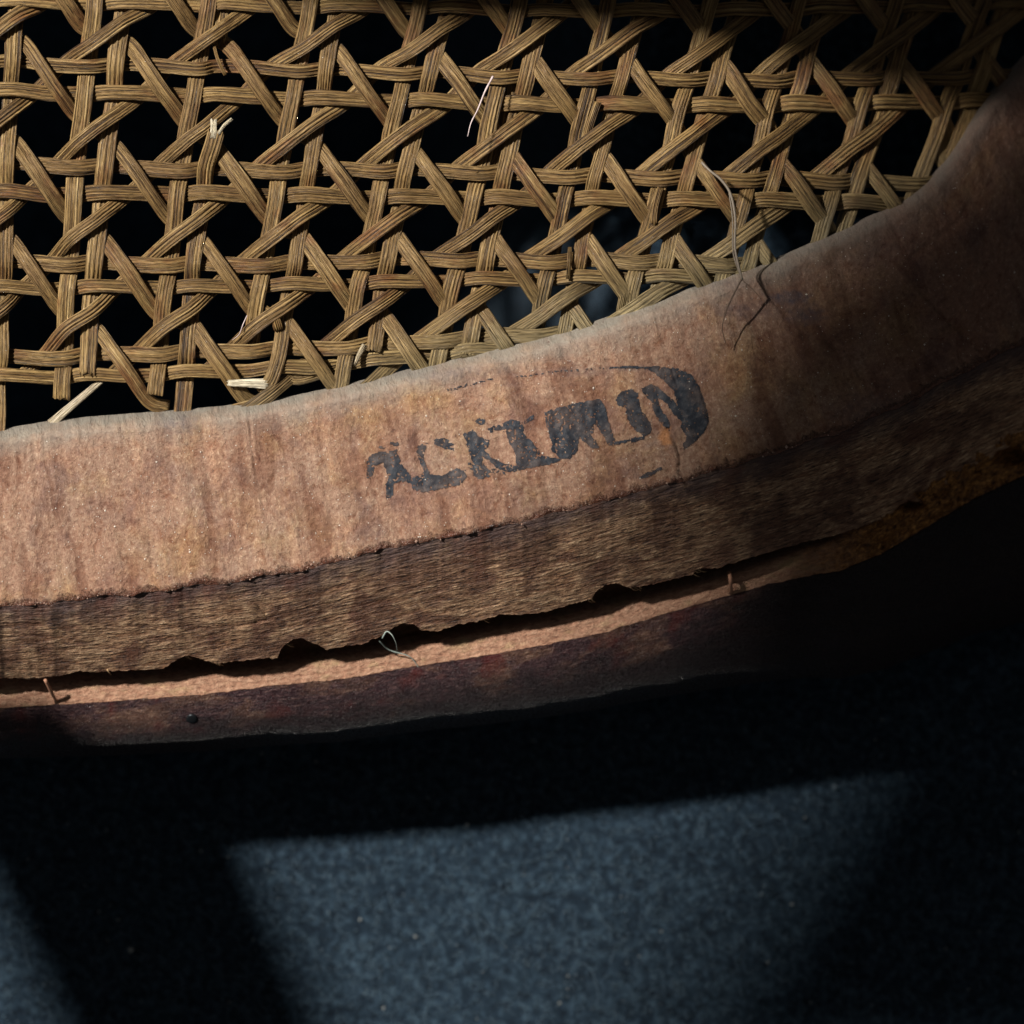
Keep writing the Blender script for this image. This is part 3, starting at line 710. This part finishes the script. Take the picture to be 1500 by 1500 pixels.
def build_stamp():
    st = 1.15
    gx = np.arange(530, 1045, st); gy = np.arange(528, 735, st)
    X, Y = np.meshgrid(gx, gy)
    def inpoly(px, py, poly):
        c = np.zeros(px.shape, bool); n = len(poly)
        for i in range(n):
            x1, y1 = poly[i]; x2, y2 = poly[(i + 1) % n]
            if y1 == y2: continue
            cond = ((y1 > py) != (y2 > py)) & (px < (x2 - x1) * (py - y1) / (y2 - y1) + x1)
            c ^= cond
        return c
    wob = np.array([[n3(x, y, 1, 6) for x in gx] for y in gy]); wob2 = np.array([[n3(x, y, 4, 6) for x in gx] for y in gy])
    spk = np.array([[n3(x, y, 8, 4.0) + 0.5 * n3(x, y, 8, 1.9) for x in gx] for y in gy]); big = np.array([[n3(x, y, 2, 26) for x in gx] for y in gy])
    PX, PY = X + 1.8 * wob, Y + 1.8 * wob2
    m = np.zeros(X.shape, bool)
    for p in POLY: m |= inpoly(PX, PY, p)
    m &= (spk + 0.45 * big) > (-0.34 - 0.2 * (X > 880))
    fm = np.zeros(X.shape, bool)
    for p in FAINT: fm |= inpoly(PX, PY, p)
    m |= fm & (spk > 0.12)
    # lightly worn tone of the worn letters stays bare here and there
    idx = {}; V_, F_ = [], []
    def vid(i, j):
        if (i, j) not in idx:
            x, y = gx[0] + j * st, gy[0] + i * st
            idx[(i, j)] = len(V_); z = h_face(x, y) + zdrop(x, y) - crack(x, y)[1] + 0.9
            V_.append(W(x, y, z))
        return idx[(i, j)]
    for i in range(m.shape[0] - 1):
        for j in range(m.shape[1] - 1):
            if m[i, j]: F_.append((vid(i, j), vid(i + 1, j), vid(i + 1, j + 1), vid(i, j + 1)))
    mm = M("blue_black_ink"); o = mm.obj()
    a = mm.noise(mm.coord((1 / 10e-4,) * 3, o), 1, 4, 0.7); b2 = mm.noise(mm.coord((1 / 60e-4,) * 3, o), 1, 3, 0.6)
    c = mm.ramp(a, [(0.34, (0.010, 0.013, 0.021)), (0.55, (0.026, 0.031, 0.042)), (0.72, (0.11, 0.09, 0.085))])
    c = mm.mix(mm.ramp(b2, [(0.45, 0.0), (0.60, 0.6)]), c, mm.ramp(a, [(0.3, (0.04, 0.03, 0.03)), (0.7, (0.14, 0.10, 0.085))]))
    mm.fin(c, 0.6, mm.bump(a, 1.5), 0.3)
    o = mesh_obj("stamp_print", V_, F_, mm.m, chair); o["label"] = "worn blue-black ink stamp of block letters"
build_stamp()

# ------------------------------------------------------------------ added shadow blockers, out of view
def bar(name, a, b, wa, wb, tk, n=10, label=None):     # a flat rounded member between two points
    a, b = np.array(a, float), np.array(b, float); t = (b - a) / np.linalg.norm(b - a)
    side = np.cross(t, (0, 0, 1)); side /= np.linalg.norm(side); up = np.cross(side, t)
    V_, F_ = [], []
    for i in range(n + 1):
        q = i / n; p = a + (b - a) * q; w = wa + (wb - wa) * q
        for k in range(16):
            an = 2 * math.pi * k / 16; c, s = math.cos(an), math.sin(an)
            V_.append(RAW(*(p + side * w / 2 * math.copysign(abs(c) ** 0.5, c) + up * tk / 2 * math.copysign(abs(s) ** 0.5, s))))
    for i in range(n):
        for k in range(16): F_.append((i * 16 + k, i * 16 + (k + 1) % 16, (i + 1) * 16 + (k + 1) % 16, (i + 1) * 16 + k))
    F_.append(tuple(range(16))); F_.append(tuple(range(n * 16, n * 16 + 16)))
    return mesh_obj(name, V_, F_, MBLOCK, chair)
def towards(p, z):                                      # the point at height z that shades p
    p = np.array(p, float); L = np.array(LAMP, float); return p + (L - p) * (z - p[2]) / (L[2] - p[2])
def prism(name, outline, zs, tk, mat=None):             # added flat shadow blocker; outline = where its shadow falls on the cloth
    n = len(outline)
    V_ = [RAW(*towards((p[0], p[1], CZ), z)) for p, z in zip(outline, zs)] + [RAW(*towards((p[0], p[1], CZ), z + tk)) for p, z in zip(outline, zs)]
    F_ = [tuple(range(n))[::-1], tuple(range(n, 2 * n))] + [(i, (i + 1) % n, n + (i + 1) % n, n + i) for i in range(n)]
    return mesh_obj(name, V_, F_, mat or MBLOCK, chair, smooth=False)
prism("shade_slab", [(890, 1702), (1200, 1151), (1495, 565), (1770, 0), (2090, -600), (3400, -600), (3000, 565), (2300, 1702)], [2300, 2350, 2400, 2450, 2500, 2500, 2400, 2300], 160)  # unseen slab added to shade the right end of rail and cloth
prism("shade_slab", [(306, 1228), (532, 1702), (68, 1702), (-140, 1222)], [560, 1200, 1200, 560], 130)  # unseen slab added to cast the left dark band on the cloth
# above: unseen panel added to shade the far part of the cane
def shade_panel():
    P = [(330, -40, 0), (600, 12, 0), (1100, 25, 0), (1700, 50, 0), (1700, -1500, 0), (-2600, -1500, 0), (-2600, 300, 0), (-700, 300, 0), (-420, -200, 0), (100, -160, 0)]
    V_ = [RAW(*towards(p, 650)) for p in P] + [RAW(*towards(p, 800)) for p in P]; n = len(P)
    F_ = [tuple(range(n))[::-1], tuple(range(n, 2 * n))] + [(i, (i + 1) % n, n + (i + 1) % n, n + i) for i in range(n)]
    mesh_obj("shade_panel", V_, F_, MBLOCK, chair, smooth=False)
shade_panel()

# ------------------------------------------------------------------ loose fibres
MFIB = mat_plain("straw_fibre", (0.24, 0.195, 0.15), 0.5); MDK = mat_plain("brown_fibre", (0.16, 0.11, 0.08), 0.6)
MHAIR = mat_plain("pale_hair", (0.62, 0.50, 0.50), 0.4); MLINT = mat_plain("green_grey_lint", (0.30, 0.36, 0.33), 0.8)
def thing(name, label, cat):
    e = bpy.data.objects.new(name, None); COL.objects.link(e); e["label"] = label; e["category"] = cat; return e
fb = thing("plant_fibre", "thin forked straw fibre hanging from the cane over the rail beside the stamp", "fibre")
tube("stem", [(1028, 238, -10), (1040, 250, -2), (1056, 263, 2), (1070, 284, 6), (1077, 320, 14), (1077, 365, 24), (1087, 410, 42)], 2.0, MFIB, fb, 6, 4, False)
tube("stem", [(1068, 282, 6), (1073, 320, 16), (1074, 370, 24), (1086, 408, 40)], 1.1, MFIB, fb, 5, 4, False)
tube("branch", [(1086, 409, 42), (1074, 432, 40), (1064, 455, 36), (1058, 478, 30), (1060, 492, 22), (1064, 506, 14)], 1.5, MDK, fb, 5, 4)
tube("branch", [(1086, 409, 42), (1098, 420, 40), (1112, 434, 34), (1118, 446, 26)], 0.8, MDK, fb, 5, 4)
def lone(name, label, cat, pts, r, mat):
    o = tube(name, pts, r, mat, None, 5, 3); o["label"] = label; o["category"] = cat
lone("hair", "short pale pink hair lying across the cane near its upper middle", "hair", [(722, 112, -10), (710, 135, 0), (700, 160, 4), (690, 180, 6), (685, 200, 6)], 1.8, MHAIR)
lone("lint_thread", "grey-green lint curl caught in a notch of the split", "lint", [(560, 935, -100), (566, 925, -95), (574, 930, -92), (580, 942, -100), (582, 955, -120)], 1.05, MLINT)
lone("lint_thread", "thin lint thread looping from the pale split edge onto the dark moulding", "lint", [(555, 938, -110), (570, 952, -130), (600, 962, -138), (615, 980, -150), (628, 992, -158), (630, 1008, -168), (622, 1020, -176), (632, 1028, -180), (644, 1030, -184)], 1.1, MLINT)
lone("lint_thread", "faint lint hook on the dark moulding toward the right shadow", "lint", [(858, 998, -175), (866, 1000, -180), (864, 1010, -186), (855, 1013, -190)], 1.0, MLINT)
lone("lint_thread", "fuzzy white lint strand in the cane hole above the bright broken stub", "lint", [(362, 462, -40), (356, 475, -36), (350, 490, -40), (340, 498, -44)], 0.9, MHAIR)

# ------------------------------------------------------------------ cloth nap, dust
def stuff_fibres():
    V_, F_ = [], []
    for i in range(11000):
        x, y = R.uniform(-130, 1650), R.uniform(-130, 1650)
        if R.random() < 0.5: y = R.uniform(1050, 1650)
        a = R.uniform(0, 6.3); L = R.uniform(5, 18) if R.random() < 0.985 else R.uniform(40, 90); ns = 4 if L < 35 else 9; r = R.uniform(0.3, 0.6)
        p = [x, y]; b0 = len(V_)
        curl = R.uniform(-0.6, 0.6)
        if ns == 9: r *= 1.25; curl *= 0.7
        for j in range(ns + 1):
            z = cloth_z(*p) + 0.8 + R.uniform(0, 1.2)
            for k in range(3):
                an = 2.1 * k; V_.append(RAW(p[0] + r * math.cos(an), p[1] + r * math.sin(an), z + r * math.sin(an + 1)))
            a += curl + R.uniform(-.3, .3); p = [p[0] + L / ns * math.cos(a), p[1] + L / ns * math.sin(a)]
        for j in range(ns):
            for k in range(3): F_.append((b0 + j * 3 + k, b0 + j * 3 + (k + 1) % 3, b0 + (j + 1) * 3 + (k + 1) % 3, b0 + (j + 1) * 3 + k))
    mt = mat_plain("felt_fibre", (0.078, 0.125, 0.170), 0.8)
    o = mesh_obj("cloth_nap", V_, F_, mt, None, kind="stuff"); o["label"] = "fine blue-grey nap fibres on the felt cloth"
stuff_fibres()
def specks(name, label, n, fn, mat, rmin, rmax):
    V_, F_ = [], []
    for i in range(n):
        x, y, z = fn(); r = R.uniform(rmin, rmax) * (1.8 if R.random() < .06 else 1); b0 = len(V_)
        for dx, dy, dz in ((1, 0, 0), (0, 1, 0), (-1, 0, 0), (0, -1, 0), (0, 0, 1), (0, 0, -1)):
            j = R.uniform(.6, 1.3); V_.append(W(x + dx * r * j, y + dy * r * j, z + dz * r * .7))
        for q in ((0, 1, 4), (1, 2, 4), (2, 3, 4), (3, 0, 4), (1, 0, 5), (2, 1, 5), (3, 2, 5), (0, 3, 5)): F_.append(tuple(b0 + k for k in q))
    o = mesh_obj(name, V_, F_, mat, None, smooth=False, kind="stuff"); o["label"] = label
MDUST = mat_plain("pale_dust", (0.55, 0.52, 0.45), 0.5)
def f1():
    x, y = R.uniform(-50, 1550), R.uniform(1040, 1580); return x, y, CZ + 5
specks("cloth_dust", "pale dust specks on the dark cloth", 90, f1, mat_plain('cloth_lint', (0.26, 0.28, 0.28), 0.8), 0.7, 2.6)
specks('cloth_fluff', 'fine pale blue fluff grains on the felt cloth', 700, f1, mat_plain('blue_fluff', (0.13, 0.17, 0.20), 0.8), 0.5, 1.7)
def f2():
    d = dense[R.randrange(60, len(dense) - 150)]; q = R.uniform(0.1, 0.97); x = d[0] + (d[2] - d[0]) * q; y = d[1] + (d[3] - d[1]) * q
    return x, y, h_face(x, y) + zdrop(x, y) + .5
specks("rail_dust", "glinting pale grains on the bare wood of the rail", 900, f2, mat_plain("glinting_grain", (0.75, 0.68, 0.6), 0.15), 0.4, 1.05)
def f3():
    d = dense[R.randrange(60, len(dense) - 260)]; x = d[2] + R.uniform(-1, 1); return x, d[3] + rag_edge(d[2]) - R.uniform(1, 9), 0.5 + zdrop(x, d[3])
specks("edge_resin", "glossy resin beads along the ragged edge of the rail", 110, f3, mat_plain("shellac_bead", (0.42, 0.27, 0.21), 0.15, 0.8), 0.6, 1.7)
